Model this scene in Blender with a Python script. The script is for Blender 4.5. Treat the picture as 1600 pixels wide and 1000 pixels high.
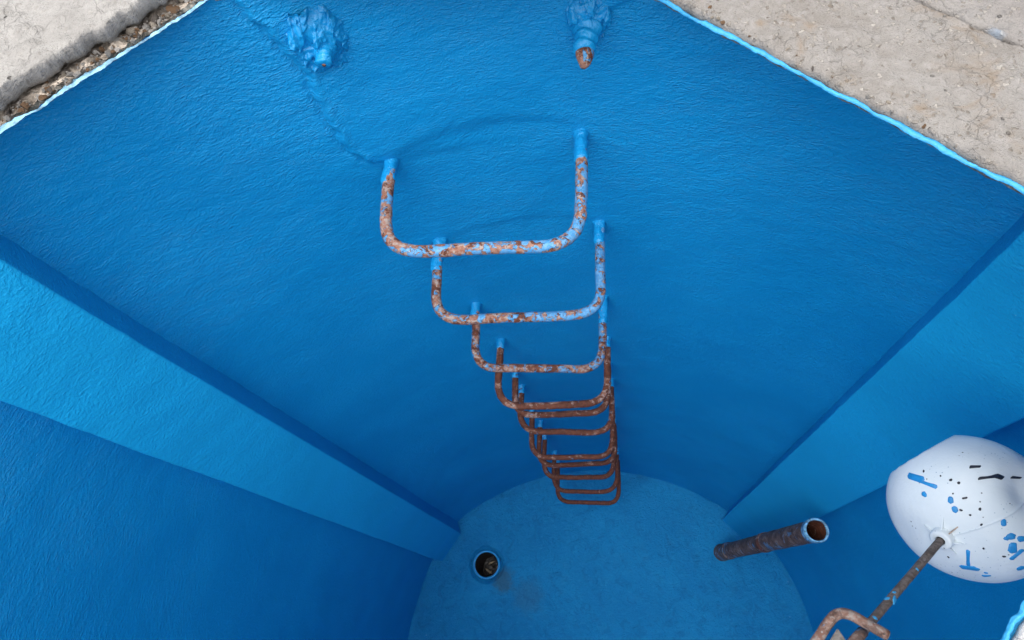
import bpy, bmesh, math, random
import numpy as np
from mathutils import Vector, Matrix, noise
from mathutils.bvhtree import BVHTree

random.seed(7)
S = bpy.context.scene
COL = S.collection
for o in list(bpy.data.objects):
    bpy.data.objects.remove(o)

# ------------------------------------------------------------------ camera
CAMZ = 4.75
RIM = CAMZ - 0.63            # level of the hatch rim
RLEV = CAMZ - 0.75           # the right-hand slab lies lower than the left one
cam_d = bpy.data.cameras.new('camera')
cam = bpy.data.objects.new('camera', cam_d)
COL.objects.link(cam)
cam_d.sensor_width = 36.0
cam_d.lens = 22.5
cam_d.clip_start = 0.02
cam_d.clip_end = 2000
cam.matrix_world = Matrix(((0.98965042, 0.0, 0.14349931, 0.0),
                           (0.06052015, 0.90671438, -0.41738034, 0.0),
                           (-0.13011289, 0.42174522, 0.89733026, CAMZ),
                           (0, 0, 0, 1)))
S.camera = cam

# ------------------------------------------------------------------ light
SUN_EL, SUN_AZ = math.radians(76), math.radians(232)   # azimuth measured from +X
W = bpy.data.worlds.new('World')
S.world = W
W.use_nodes = True
wn = W.node_tree.nodes
wl = W.node_tree.links
bg = wn['Background']
sky = wn.new('ShaderNodeTexSky')
sky.sky_type = 'NISHITA'
sky.sun_disc = False
sky.sun_elevation = SUN_EL
sky.sun_rotation = math.pi / 2 - SUN_AZ
sky.air_density = 1.0
sky.dust_density = 4.0
hs = wn.new('ShaderNodeHueSaturation')
hs.inputs['Saturation'].default_value = 0.22       # overcast: the cloud layer greys the sky
wl.new(sky.outputs[0], hs.inputs['Color'])
wl.new(hs.outputs[0], bg.inputs['Color'])
bg.inputs['Strength'].default_value = 0.15
sd = bpy.data.lights.new('sun', 'SUN')
sd.energy = 0.9
sd.angle = math.radians(105)
sd.color = (1.0, 0.95, 0.88)
sun = bpy.data.objects.new('sun', sd)
COL.objects.link(sun)
sdir = Vector((math.cos(SUN_EL) * math.cos(SUN_AZ), math.cos(SUN_EL) * math.sin(SUN_AZ), math.sin(SUN_EL)))
sun.rotation_euler = sdir.to_track_quat('Z', 'Y').to_euler()
S.view_settings.view_transform = 'Standard'
S.view_settings.look = 'None'
S.view_settings.exposure = 1.26
S.view_settings.gamma = 1.0
S.view_settings.use_curve_mapping = False
S.render.engine = 'CYCLES'
S.cycles.max_bounces = 6
S.cycles.diffuse_bounces = 5

# ------------------------------------------------------------------ helpers
def link(o, parent=None):
    COL.objects.link(o)
    if parent:
        o.parent = parent
    return o

def mesh(name, verts, faces, mat=None, parent=None, smooth=True):
    m = bpy.data.meshes.new(name)
    m.from_pydata([tuple(v) for v in verts], [], faces)
    if smooth:
        m.polygons.foreach_set('use_smooth', [True] * len(m.polygons))
    m.update()
    if mat:
        m.materials.append(mat)
    return link(bpy.data.objects.new(name, m), parent)

def grid_faces(nr, nc, wrap=False, off=0):
    f = []
    for r in range(nr - 1):
        for c in range(nc if wrap else nc - 1):
            c2 = (c + 1) % nc
            f.append((off + r * nc + c, off + r * nc + c2, off + (r + 1) * nc + c2, off + (r + 1) * nc + c))
    return f

def thing(name, label, cat, loc=(0, 0, 0), group=None):
    o = bpy.data.objects.new(name, None)
    o.empty_display_size = 0.05
    o.location = loc
    link(o)
    o['label'] = label
    o['category'] = cat
    if group:
        o['group'] = group
    return o

def adopt(o, root, part=None):
    """parent a mesh built in world coordinates under an Empty that has only a location (or under one of its parts)"""
    o.data.transform(Matrix.Translation(-root.location))
    o.parent = part or root
    return o

def struct(o, label=None):
    o['kind'] = 'structure'
    if label:
        o['label'] = label
    return o

def nz(x, y, z):
    return noise.noise(Vector((x, y, z)))

def fbm(x, y, z, oct=3):
    return noise.fractal(Vector((x, y, z)), 0.9, 2.1, oct)

def sstep(a, b, x):
    t = min(1.0, max(0.0, (x - a) / (b - a)))
    return t * t * (3 - 2 * t)

def catmull(pts, n=8):
    P = [Vector(p) for p in pts]
    P = [P[0] * 2 - P[1]] + P + [P[-1] * 2 - P[-2]]
    out = []
    for i in range(1, len(P) - 2):
        a, b, c, d = P[i - 1:i + 3]
        for k in range(n):
            t = k / n
            out.append(0.5 * ((2 * b) + (c - a) * t + (2 * a - 5 * b + 4 * c - d) * t * t + (3 * b - a - 3 * c + d) * t ** 3))
    out.append(P[-2])
    return out

def tube(name, path, rad, mat, parent=None, sides=18, lump=0.0, lscale=60.0, cap=True, seed=0.0, inner=None):
    """swept round bar; rad is a number or one radius per path point; lump = relative surface unevenness"""
    P = [Vector(p) for p in path]
    n = len(P)
    R = [rad] * n if not hasattr(rad, '__len__') else rad
    T = [(P[min(i + 1, n - 1)] - P[max(i - 1, 0)]).normalized() for i in range(n)]
    up = Vector((0, 0, 1)) if abs(T[0].z) < 0.9 else Vector((1, 0, 0))
    N = (up - T[0] * up.dot(T[0])).normalized()
    V = []
    for i in range(n):
        N = (N - T[i] * N.dot(T[i])).normalized()
        B = T[i].cross(N)
        for k in range(sides):
            a = 2 * math.pi * k / sides
            d = N * math.cos(a) + B * math.sin(a)
            q = P[i] + d * R[i]
            rr = R[i] * (1 + lump * noise.noise(q * lscale + Vector((seed, seed, 0))))
            V.append(P[i] + d * rr)
    F = grid_faces(n, sides, True)
    if cap:
        V += [P[0], P[-1]]
        for k in range(sides):
            F.append((len(V) - 2, (k + 1) % sides, k))
            b = (n - 1) * sides
            F.append((len(V) - 1, b + k, b + (k + 1) % sides))
    return mesh(name, V, F, mat, parent)

# ------------------------------------------------------------------ materials
class NT:
    def __init__(self, name):
        self.m = bpy.data.materials.new(name)
        self.m.use_nodes = True
        self.t = self.m.node_tree
        self.b = self.t.nodes['Principled BSDF']
        self.co = self.t.nodes.new('ShaderNodeTexCoord').outputs['Object']
    def n(self, typ, **kw):
        nd = self.t.nodes.new(typ)
        for k, v in kw.items():
            if k.startswith('i_'):
                key = k[2:].replace('_', ' ')
                self.set(nd.inputs[key], v)
            else:
                setattr(nd, k, v)
        return nd
    def set(self, sock, v):
        if isinstance(v, bpy.types.NodeSocket):
            self.t.links.new(v, sock)
        else:
            sock.default_value = v
    def map(self, scale=(1, 1, 1), loc=(0, 0, 0), rot=(0, 0, 0)):
        nd = self.n('ShaderNodeMapping')
        self.set(nd.inputs['Vector'], self.co)
        nd.inputs['Scale'].default_value = scale
        nd.inputs['Location'].default_value = loc
        nd.inputs['Rotation'].default_value = rot
        return nd.outputs[0]
    def noise(self, vec, scale, detail=3, rough=0.55, dist=0.0):
        return self.n('ShaderNodeTexNoise', i_Vector=vec, i_Scale=scale, i_Detail=detail, i_Roughness=rough, i_Distortion=dist).outputs[0]
    def vor(self, vec, scale, feature='F1', out='Distance', rnd=1.0):
        nd = self.n('ShaderNodeTexVoronoi', feature=feature, i_Vector=vec, i_Scale=scale, i_Randomness=rnd)
        return nd.outputs[out]
    def m2(self, op, a, b=0.0, clamp=False):
        nd = self.n('ShaderNodeMath', operation=op, use_clamp=clamp)
        self.set(nd.inputs[0], a)
        self.set(nd.inputs[1], b)
        return nd.outputs[0]
    def rng(self, v, a, b, c=0.0, d=1.0, smooth=True):
        nd = self.n('ShaderNodeMapRange', interpolation_type='SMOOTHSTEP' if smooth else 'LINEAR')
        self.set(nd.inputs['Value'], v)
        for k, x in (('From Min', a), ('From Max', b), ('To Min', c), ('To Max', d)):
            self.set(nd.inputs[k], x)
        return nd.outputs[0]
    def mix(self, f, a, b, blend='MIX'):
        nd = self.n('ShaderNodeMix', data_type='RGBA', blend_type=blend)
        self.set(nd.inputs[0], f)
        for i, v in ((6, a), (7, b)):
            if isinstance(v, tuple):
                v = (*v, 1.0) if len(v) == 3 else v
            self.set(nd.inputs[i], v)
        return nd.outputs[2]
    def bump(self, h, dist, strength=1.0):
        nd = self.n('ShaderNodeBump')
        self.set(nd.inputs['Height'], h)
        self.set(nd.inputs['Distance'], dist)
        self.set(nd.inputs['Strength'], strength)
        self.t.links.new(nd.outputs[0], self.b.inputs['Normal'])
        return nd
    def out(self, color=None, rough=None, spec=None, metal=None):
        if color is not None:
            self.set(self.b.inputs['Base Color'], (*color, 1) if isinstance(color, tuple) else color)
        if rough is not None:
            self.set(self.b.inputs['Roughness'], rough)
        if spec is not None:
            self.b.inputs['Specular IOR Level'].default_value = spec
        if metal is not None:
            self.b.inputs['Metallic'].default_value = metal
        return self.m

BLUE = (0.005, 0.285, 0.62)
BLUE_D = (0.003, 0.250, 0.56)
BLUE_L = (0.02, 0.36, 0.68)
PIER_LIT = (0.010, 0.40, 0.76)  # lighter than BLUE: brightness of the lit pier fronts put into the colour

def mat_wall(name='blue_paint_wall', zs=2.1, amp=1.0, pier=False):
    t = NT(name)
    sep = t.n('ShaderNodeSeparateXYZ')
    t.set(sep.inputs[0], t.co)
    z = sep.outputs[2]
    p = t.map((1, 1, zs))
    warp = t.n('ShaderNodeVectorMath', operation='MULTIPLY_ADD')
    nv = t.n('ShaderNodeTexNoise', i_Vector=p, i_Scale=9.0, i_Detail=0.0)
    t.set(warp.inputs[0], nv.outputs['Color'])
    warp.inputs[1].default_value = (0.03, 0.03, 0.04)
    t.set(warp.inputs[2], p)
    pw = warp.outputs[0]
    a = t.noise(pw, 70, 2, 0.55)
    b = t.noise(pw, 70, 0, 0.5, 0.6)
    ridge = t.m2('SUBTRACT', 1.0, t.m2('MULTIPLY', t.m2('ABSOLUTE', t.m2('SUBTRACT', b, 0.5)), 6.0), True)
    c = t.noise(pw, 150, 2, 0.65)
    h = t.m2('ADD', t.m2('MULTIPLY', a, 0.75), t.m2('MULTIPLY', t.m2('MULTIPLY', t.m2('POWER', ridge, 2.0), t.rng(a, 0.42, 0.60)), 0.22))
    h = t.m2('ADD', h, t.m2('MULTIPLY', c, 0.75))
    st = t.rng(z, 1.0, 4.1, 0.6, 1.0)
    low = t.noise(t.map(), 2.6, 2, 0.6)
    t.bump(h, 0.0033 * amp, t.m2('MULTIPLY', st, t.rng(low, 0.36, 0.62, 0.7, 1.1)))
    col = t.mix(t.rng(low, 0.3, 0.7), tuple(x * 0.9 for x in PIER_LIT) if pier else BLUE_D, PIER_LIT if pier else BLUE)
    col = t.mix(t.rng(c, 0.62, 0.8, 0.0, 0.3), col, BLUE_L)
    chip = t.m2('MULTIPLY', t.rng(t.vor(p, 21, 'F1'), 0.045, 0.02), t.rng(c, 0.45, 0.55))
    col = t.mix(t.m2('MULTIPLY', chip, 0.6), col, (0.25, 0.52, 0.70))
    return t.out(col, 0.44, 0.3)

def mat_floor():
    t = NT('blue_paint_floor')
    p = t.map()
    a = t.noise(p, 24, 5, 0.62, 1.2)
    b = t.noise(p, 95, 3, 0.6, 0.6)
    h = t.m2('ADD', a, t.m2('MULTIPLY', b, 0.35))
    t.bump(h, 0.018, 1.0)
    low = t.noise(p, 2.6, 4, 0.6)
    col = t.mix(t.rng(low, 0.3, 0.7), (0.003, 0.187, 0.437), (0.005, 0.226, 0.499))
    br = t.noise(t.map((1, 3.5, 1), rot=(0, 0, 0.5)), 22, 4, 0.7, 2.0)
    col = t.mix(t.rng(br, 0.50, 0.72, 0.0, 0.75), col, (0.02, 0.27, 0.54))
    dk = t.noise(p, 13, 4, 0.65, 1.0)
    col = t.mix(t.rng(dk, 0.48, 0.70, 0.0, 0.6), col, (0.003, 0.14, 0.34))
    # brown sludge stain that washed out of the drain
    for cx, cy, r, k in ((-0.70, 0.215, 0.105, 0.75), (-0.52, 0.12, 0.15, 0.33)):
        d = t.n('ShaderNodeVectorMath', operation='DISTANCE')
        t.set(d.inputs[0], p)
        d.inputs[1].default_value = (cx, cy, 0)
        dd = t.m2('ADD', d.outputs['Value'], t.m2('MULTIPLY', t.m2('SUBTRACT', t.noise(p, 16, 4, 0.7), 0.5), 0.14))
        col = t.mix(t.rng(dd, r, r * 0.35, 0.0, k), col, (0.036, 0.115, 0.175))
    sp = t.vor(p, 20, 'F1')
    col = t.mix(t.m2('MULTIPLY', t.rng(sp, 0.05, 0.02), t.rng(t.noise(p, 7, 1), 0.56, 0.64)), col, (0.4, 0.6, 0.72))
    return t.out(col, 0.6, 0.2)

def mat_coat(name='blue_paint_thick', light=0.0):
    t = NT(name)
    p = t.map()
    a = t.noise(p, 60, 3, 0.5, 0.5)
    t.bump(a, 0.005)
    col = t.mix(t.rng(a, 0.45, 0.8), BLUE_D, BLUE)
    return t.out(t.mix(light, col, BLUE_L), 0.42, 0.5)

def mat_rust(name, paint=0.5, pale=0.4, seed=0.0, grey=0.0, fine=1.0, bias=0.0):
    """old painted steel: rust below, worn salmon primer, chips of light blue paint"""
    t = NT(name)
    p = t.map(loc=(seed, seed * 0.7, seed * 1.3))
    r1 = t.noise(p, 70 * fine, 5, 0.65, 0.6)
    r2 = t.noise(p, 320 * fine, 3, 0.7)
    dark = t.mix(t.rng(r1, 0.35, 0.65), (0.060, 0.020, 0.012), (0.135, 0.043, 0.023))
    dark = t.mix(t.rng(r2, 0.5, 0.8, 0.0, 0.5), dark, (0.26, 0.10, 0.048))
    n1 = t.noise(p, 28 * fine, 7, 0.66, 0.6)
    pm = t.rng(n1, 0.60 - 0.25 * pale, 0.63 - 0.25 * pale)
    prim = t.mix(t.rng(r1, 0.4, 0.62), (0.20, 0.078, 0.046), (0.285, 0.16, 0.12))
    prim = t.mix(t.rng(t.noise(p, 110, 3), 0.5, 0.6, 0.0, 0.7), prim, (0.33, 0.30, 0.28))
    col = t.mix(pm, dark, prim)
    n2 = t.noise(t.map(loc=(seed + 3.1, seed + 7.7, seed)), 33 * fine, 7, 0.68, 0.7)
    if bias:
        sx = t.n('ShaderNodeSeparateXYZ')
        t.set(sx.inputs[0], t.co)
        n2 = t.m2('ADD', n2, t.m2('MULTIPLY', sx.outputs[0], bias))
    th = 0.66 - 0.26 * paint
    bm = t.rng(n2, th, th + 0.022)
    bl = t.mix(t.rng(r1, 0.4, 0.6), (0.045, 0.23, 0.48), (0.12, 0.29, 0.50))
    col = t.mix(bm, col, bl)
    # dark pit marks and pale flakes
    pit = t.rng(t.vor(p, 55 * fine, 'F1'), 0.17, 0.11)
    pit = t.m2('MULTIPLY', pit, t.rng(t.noise(p, 30, 1), 0.5, 0.6))
    col = t.mix(t.m2('MULTIPLY', pit, 0.85), col, (0.025, 0.012, 0.010))
    fl = t.m2('MULTIPLY', t.rng(t.vor(t.map(loc=(5, seed, 2)), 75, 'F1'), 0.16, 0.10), t.rng(t.noise(p, 22, 1), 0.52, 0.58))
    col = t.mix(t.m2('MULTIPLY', fl, 0.7), col, (0.45, 0.48, 0.5))
    if grey:
        g = t.mix(t.rng(r1, 0.35, 0.65), (0.075, 0.068, 0.062), (0.19, 0.175, 0.165))
        col = t.mix(grey, col, g)
    h = t.m2('ADD', t.m2('MULTIPLY', bm, 0.8), t.m2('ADD', t.m2('MULTIPLY', pm, 0.4), t.m2('MULTIPLY', r2, 0.5)))
    h = t.m2('SUBTRACT', h, t.m2('MULTIPLY', pit, 0.8))
    t.bump(h, 0.0016)
    return t.out(col, t.rng(bm, 0, 1, 0.78, 0.5), 0.35)

def mat_concrete(name, c1, c2, c3, pits=0.5, agg=0.5, scale=1.0):
    t = NT(name)
    p = t.map()
    low = t.noise(p, 7 * scale, 5, 0.65, 0.4)
    mid = t.noise(p, 38 * scale, 5, 0.7, 0.6)
    fine = t.noise(p, 260 * scale, 4, 0.7)
    col = t.mix(t.rng(low, 0.32, 0.66), c1, c2)
    col = t.mix(t.rng(mid, 0.46, 0.70, 0.0, 0.75), col, c3)
    # exposed aggregate grains
    wg = t.n('ShaderNodeVectorMath', operation='MULTIPLY_ADD')
    t.set(wg.inputs[0], t.n('ShaderNodeTexNoise', i_Vector=p, i_Scale=140.0, i_Detail=2.0).outputs['Color'])
    wg.inputs[1].default_value = (0.012, 0.012, 0.012)
    t.set(wg.inputs[2], p)
    v = t.n('ShaderNodeTexVoronoi', feature='F1', i_Vector=wg.outputs[0], i_Scale=95.0 * scale)
    gm = t.m2('MULTIPLY', t.rng(v.outputs['Distance'], 0.42, 0.30), t.rng(t.noise(p, 55 * scale, 2), 0.48, 0.56))
    gs = t.n('ShaderNodeSeparateColor')
    t.set(gs.inputs[0], v.outputs['Color'])
    gc = t.mix(gs.outputs[0], (0.16, 0.135, 0.11), (0.44, 0.41, 0.37))
    col = t.mix(t.m2('MULTIPLY', gm, agg), col, gc)
    fs = t.rng(fine, 0.56, 0.72, 0.0, 0.45)
    col = t.mix(fs, col, tuple(x * 0.45 for x in c1))
    pv = t.vor(p, 34 * scale, 'F1')
    pm = t.m2('MULTIPLY', t.rng(pv, 0.13, 0.07), t.rng(t.noise(p, 15, 1), 0.55, 0.60))
    col = t.mix(t.m2('MULTIPLY', pm, pits), col, (0.06, 0.055, 0.05))
    ck = t.n('ShaderNodeTexVoronoi', feature='DISTANCE_TO_EDGE', i_Scale=24.0 * scale)
    wv = t.n('ShaderNodeVectorMath', operation='MULTIPLY_ADD')
    t.set(wv.inputs[0], t.n('ShaderNodeTexNoise', i_Vector=p, i_Scale=30.0, i_Detail=4.0).outputs['Color'])
    wv.inputs[1].default_value = (0.05, 0.05, 0.05)
    t.set(wv.inputs[2], p)
    t.set(ck.inputs['Vector'], wv.outputs[0])
    cm = t.m2('MULTIPLY', t.rng(ck.outputs['Distance'], 0.022, 0.004), t.rng(t.noise(p, 11, 2), 0.46, 0.60))
    col = t.mix(t.m2('MULTIPLY', cm, 0.10), col, tuple(x * 0.35 for x in c1))
    h = t.m2('ADD', t.m2('MULTIPLY', mid, 0.7), t.m2('MULTIPLY', fine, 0.45))
    h = t.m2('ADD', h, t.m2('MULTIPLY', gm, 0.25 * agg))
    h = t.m2('SUBTRACT', h, t.m2('ADD', t.m2('MULTIPLY', pm, pits), t.m2('MULTIPLY', cm, 0.2)))
    t.bump(h, 0.010)
    return t, col

def plain(name, col, rough=0.6, var=0.25, bump=0.0, scale=60, spec=0.4):
    t = NT(name)
    n = t.noise(t.map(), scale, 4, 0.6, 0.5)
    c = t.mix(t.rng(n, 0.3, 0.7), tuple(x * (1 - var) for x in col), tuple(min(1, x * (1 + var)) for x in col))
    if bump:
        t.bump(n, bump)
    return t.out(c, rough, spec)

M_WALL = mat_wall()
M_PIER_LIT = mat_wall('blue_paint_pier_lit', 1.3, 0.75, True)
M_FLOOR = mat_floor()
M_COAT = mat_coat()
M_LIP_PALE = plain('pale_paint_edge', (0.20, 0.40, 0.55), 0.6, 0.5, 0.003, 60)
M_LIP = plain('blue_paint_edge', (0.03, 0.27, 0.54), 0.45, 0.12, 0.003, 90)
t, c = mat_concrete('concrete_pale', (0.316, 0.302, 0.284), (0.386, 0.372, 0.355), (0.257, 0.246, 0.232), 0.9, 0.25)
M_CON_PALE = t.out(c, 0.9, 0.2)
t, c = mat_concrete('concrete_beige', (0.225, 0.205, 0.185), (0.281, 0.265, 0.248), (0.326, 0.307, 0.292), 0.5, 0.8, 1.15)
br = t.noise(t.map(), 9, 4, 0.65, 0.8)
c = t.mix(t.rng(br, 0.54, 0.72, 0.0, 0.6), c, (0.24, 0.175, 0.115))
M_CON_BEIGE = t.out(c, 0.9, 0.2)
t, c = mat_concrete('concrete_grey', (0.238, 0.219, 0.206), (0.292, 0.275, 0.259), (0.194, 0.186, 0.182), 0.6, 0.7, 1.1)
d = t.n('ShaderNodeVectorMath', operation='DISTANCE')
t.set(d.inputs[0], t.map())
d.inputs[1].default_value = (0.541, 0.784, RLEV + 0.016)
c = t.mix(t.rng(t.m2('ADD', d.outputs['Value'], t.m2('MULTIPLY', t.noise(t.map(), 60, 3), 0.02)), 0.034, 0.014, 0.0, 0.7), c, (0.28, 0.40, 0.55))
M_CON_GREY = t.out(c, 0.9, 0.2)
t, c = mat_concrete('concrete_white', (0.588, 0.574, 0.567), (0.672, 0.658, 0.644), (0.504, 0.49, 0.483), 0.9, 0.2)
M_CON_WHITE = t.out(c, 0.9, 0.2)
M_STONE = [plain('stone_%s' % n, c, 0.9, 0.45, 0.004, 90, 0.2) for n, c in
           (('tan', (0.40, 0.345, 0.285)), ('grey', (0.34, 0.32, 0.30)), ('pale', (0.50, 0.465, 0.43)), ('brown', (0.22, 0.135, 0.08)), ('dark', (0.15, 0.13, 0.115)))]
M_RUBBLE = plain('rubble_mortar', (0.36, 0.31, 0.26), 0.95, 0.6, 0.01, 70, 0.1)

# ------------------------------------------------------------------ tank wall
CX, CY = 0.011, -0.357
_RT = [(0, 1.36), (16, 1.357), (25, 1.378), (36, 1.402), (45, 1.395), (53, 1.38), (66, 1.363), (76, 1.349), (88, 1.348), (103, 1.357),
       (111, 1.371), (126, 1.396), (138, 1.43), (146, 1.42), (153, 1.395), (165, 1.36), (172, 1.35), (190, 1.35), (230, 1.36), (300, 1.36), (360, 1.36)]
_dense = np.interp(np.arange(0, 360, 1.0), [a for a, b in _RT], [b for a, b in _RT])
_k = np.array([1, 2, 3, 4, 3, 2, 1]) / 16.0
_dense = np.convolve(np.concatenate([_dense[-3:], _dense, _dense[:3]]), _k, 'valid')

def plan_r(deg):
    deg %= 360.0
    i = int(deg)
    f = deg - i
    return float(_dense[i % 360] * (1 - f) + _dense[(i + 1) % 360] * f)

def plan(deg, dr=0.0):
    r = plan_r(deg) + dr
    a = math.radians(deg)
    return CX + r * math.cos(a), CY + r * math.sin(a)

def wall_y(x):
    y = 0.95
    for _ in range(12):
        a = math.degrees(math.atan2(y - CY, x - CX))
        r = plan_r(a)
        y = CY + math.sqrt(r * r - (x - CX) ** 2)
    return y

def isect(p, d, q, e):
    den = d.x * e.y - d.y * e.x
    return p + d * (((q.x - p.x) * e.y - (q.y - p.y) * e.x) / den)
L_a, L_b = Vector((-0.880, 0.5975)), Vector((-0.6185, 0.8495))
ldir = (L_b - L_a).normalized()
R_a, R_b = Vector((0.0875, 0.9259)), Vector((0.5300, 0.5275))
rdir = (R_b - R_a).normalized()
B_a, B_b = Vector((0.4100, 0.0450)), Vector((0.3763, 0.0063))
bdir = (B_b - B_a).normalized()
V1 = L_a + ldir * 0.372
V0 = L_a - ldir * 0.29
V2 = R_a - rdir * 0.07
V3 = isect(R_a, rdir, B_a, bdir)
V3R = R_a.copy()
for _ in range(200):
    V3R += rdir * 0.02
    if V3R.x > 0.5 and math.hypot(V3R.x - CX, V3R.y - CY) > 1.30:
        break
def up(v, z):
    return Vector((v.x, v.y, z))
top_arc = [up(Vector(plan(a, -0.006)), RIM + (RLEV - RIM) * (117.5 - a) / 31.0) for a in (112, 106, 100, 94)]
a_end = math.degrees(math.atan2(V3R.y - CY, V3R.x - CX)) - 8
back = []
nb = 22
for q in range(nb + 1):
    a = a_end + (158 - 360 - a_end) * q / nb
    back.append(up(Vector(plan(a, -0.05)), RLEV + (RIM - RLEV) * q / nb))
RING = [up(V1, RIM)] + top_arc + [up(V2, RLEV), up(V3R, RLEV)] + back + [up(V0, RIM)]
NR = len(RING)
I_RIGHT = 1 + len(top_arc)
I_LEFT = NR - 1
_ra = sorted((math.degrees(math.atan2(v.y - CY, v.x - CX)) % 360, v.z) for v in RING)
def rim_z(deg):
    return float(np.interp(deg % 360, [_ra[-1][0] - 360] + [a for a, z in _ra] + [_ra[0][0] + 360], [_ra[-1][1]] + [z for a, z in _ra] + [_ra[0][1]]))

CREASE = [(-0.60, 4.10), (-0.575, 3.99), (-0.557, 3.92), (-0.565, 3.82), (-0.555, 3.70), (-0.525, 3.645), (-0.47, 3.635)]

def relief(x, y, z):
    """inward relief of the rendered wall in metres"""
    d = 0.006 * fbm(x * 2.3, y * 2.3, z * 1.7, 3)
    top = sstep(2.2, 4.0, z)
    d += (0.0005 + 0.0007 * top) * fbm(x * 13 + 5, y * 13, z * 17, 3)
    if z > 3.0:
        d += 0.0009 * top * (1 - 2.2 * abs(nz(x * 17, y * 17, z * 46 + 3 * nz(x * 9, y * 9, z * 9))))
    if -0.75 < x < 0.35 and z > 2.0 and y > 0.6:
        # proud plaster patch round the cut rung, its left edge a visible crease
        xe = np.interp(z, [3.635, 3.645, 3.70, 3.82, 3.92, 3.99, 4.10], [-0.47, -0.525, -0.555, -0.565, -0.557, -0.575, -0.60])
        xe += 0.008 * nz(0.3, 2, z * 40)
        gz = sstep(3.63, 3.66, z)
        d -= 0.008 * gz * math.exp(-((x - xe) / 0.0055) ** 2)
        d += 0.007 * gz * math.exp(-((x - xe - 0.014) / 0.007) ** 2) * (0.6 + 0.4 * nz(x * 20, 3, z * 30))
        d += 0.006 * sstep(xe - 0.006, xe + 0.008, x) * (1 - sstep(xe + 0.06, xe + 0.30, x)) * sstep(3.61, 3.66, z)
        # bowed ledges where each rung was let into the render
        for za, am, x0, x1 in ((3.660, 0.0055, -0.49, -0.06), (3.275, 0.0035, -0.46, -0.02)):
            if abs(z - za) < 0.3:
                u = (x - x0) / (x1 - x0)
                if -0.15 < u < 1.12:
                    zz = za + 0.035 * math.sin(math.pi * min(1, max(0, u))) + 0.006 * nz(x * 9, 1, za)
                    d += am * sstep(zz - 0.024, zz + 0.014, z) * (1 - sstep(zz + 0.02, zz + 0.26, z)) * sstep(-0.15, 0.12, u) * (1 - sstep(0.9, 1.12, u))
        # trowelled ridge running from the right stub up to the rim
        e = (z - 3.93) - 0.45 * (x + 0.02)
        d += 0.010 * sstep(-0.012, 0.012, e) * (1 - sstep(0.02, 0.12, e)) * sstep(-0.05, 0.03, x) * (1 - sstep(0.2, 0.33, x))
    return d

def build_wall():
    degs = []
    a = -12.0
    while a < 348.0 - 1e-6:
        degs.append(a)
        a += 0.26 if 80 <= a < 132 else (0.42 if a < 192 else 3.0)
    zs = []
    z = -0.03
    while z < RIM - 0.02:
        zs.append(z)
        z += 0.016 if z < 3.0 else 0.0055
    zs.append(RIM - 0.012)
    tops = [rim_z(a) - 0.010 for a in degs]
    V = []
    for z in zs:
        for a, zt in zip(degs, tops):
            x, y = plan(a)
            zc = min(z, zt)
            dd = relief(x, y, zc)
            ar = math.radians(a)
            V.append((x - dd * math.cos(ar), y - dd * math.sin(ar), zc - 0.0004 * (z > zt)))
    nc = len(degs)
    return mesh('tank_wall', V, [tuple(reversed(f)) for f in grid_faces(len(zs), nc, True)], M_WALL)

wall = struct(build_wall(), 'curved blue painted wall of the round water tank')

def pilaster(bot, top, rads, label):
    """shallow pier on the wall: plan outline with softened arrises, drawn from floor to roof; bot and top plans differ a little"""
    def outline(pts):
        out = []
        n = len(pts)
        for i, (x, y) in enumerate(pts):
            p = Vector((x, y))
            if rads[i] == 0:
                out.append(p)
                continue
            a = (Vector(pts[i - 1]) - p).normalized()
            b = (Vector(pts[i + 1]) - p).normalized()
            for k in range(6):
                t = k / 5
                out.append((p + a * rads[i]) * (1 - t) ** 2 + p * 2 * t * (1 - t) + (p + b * rads[i]) * t * t)
        fine = [out[0]]
        for i in range(1, len(out)):
            m = cnt[i - 1] if cnt else max(1, int((out[i] - out[i - 1]).length / 0.012))
            new.append(m)
            for k in range(1, m + 1):
                fine.append(out[i - 1].lerp(out[i], k / m))
        return fine
    cnt, new = None, []
    fb = outline(bot)
    cnt, new = list(new), []
    ft = outline(top)
    zs = [-0.02 + RIM * i / 300 for i in range(301)]
    V = []
    for z in zs:
        row = [b.lerp(t, z / 3.6) for b, t in zip(fb, ft)]
        for i, p in enumerate(row):
            t = (row[min(i + 1, len(row) - 1)] - row[max(i - 1, 0)]).normalized()
            nn = Vector((t.y, -t.x))
            if nn.dot(Vector((CX, CY)) - p) < 0:
                nn = -nn
            d = 0.004 * fbm(p.x * 2.5, p.y * 2.5, z * 1.5, 2) + (0.0008 + 0.0012 * sstep(2.2, 4, z)) * fbm(p.x * 12, p.y * 12, z * 14, 3)
            V.append((p.x + nn.x * d, p.y + nn.y * d, z))
    o = mesh('pilaster', V, grid_faces(len(zs), len(fb)), M_PIER_LIT, wall)
    o.data.materials.append(M_WALL)  # ladder-side return keeps plain wall blue, without the painted-in brightness
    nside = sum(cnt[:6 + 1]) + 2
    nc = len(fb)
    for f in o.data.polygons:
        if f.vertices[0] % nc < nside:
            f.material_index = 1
    bm = bmesh.new()
    bm.from_mesh(o.data)
    c0 = Vector((CX, CY, 2))
    if sum(1 for f in bm.faces if f.normal.dot(c0 - f.calc_center_median()) < 0) > len(bm.faces) / 2:
        bmesh.ops.reverse_faces(bm, faces=bm.faces)
    bm.to_mesh(o.data)
    bm.free()
    o['label'] = label
    return o

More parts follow.
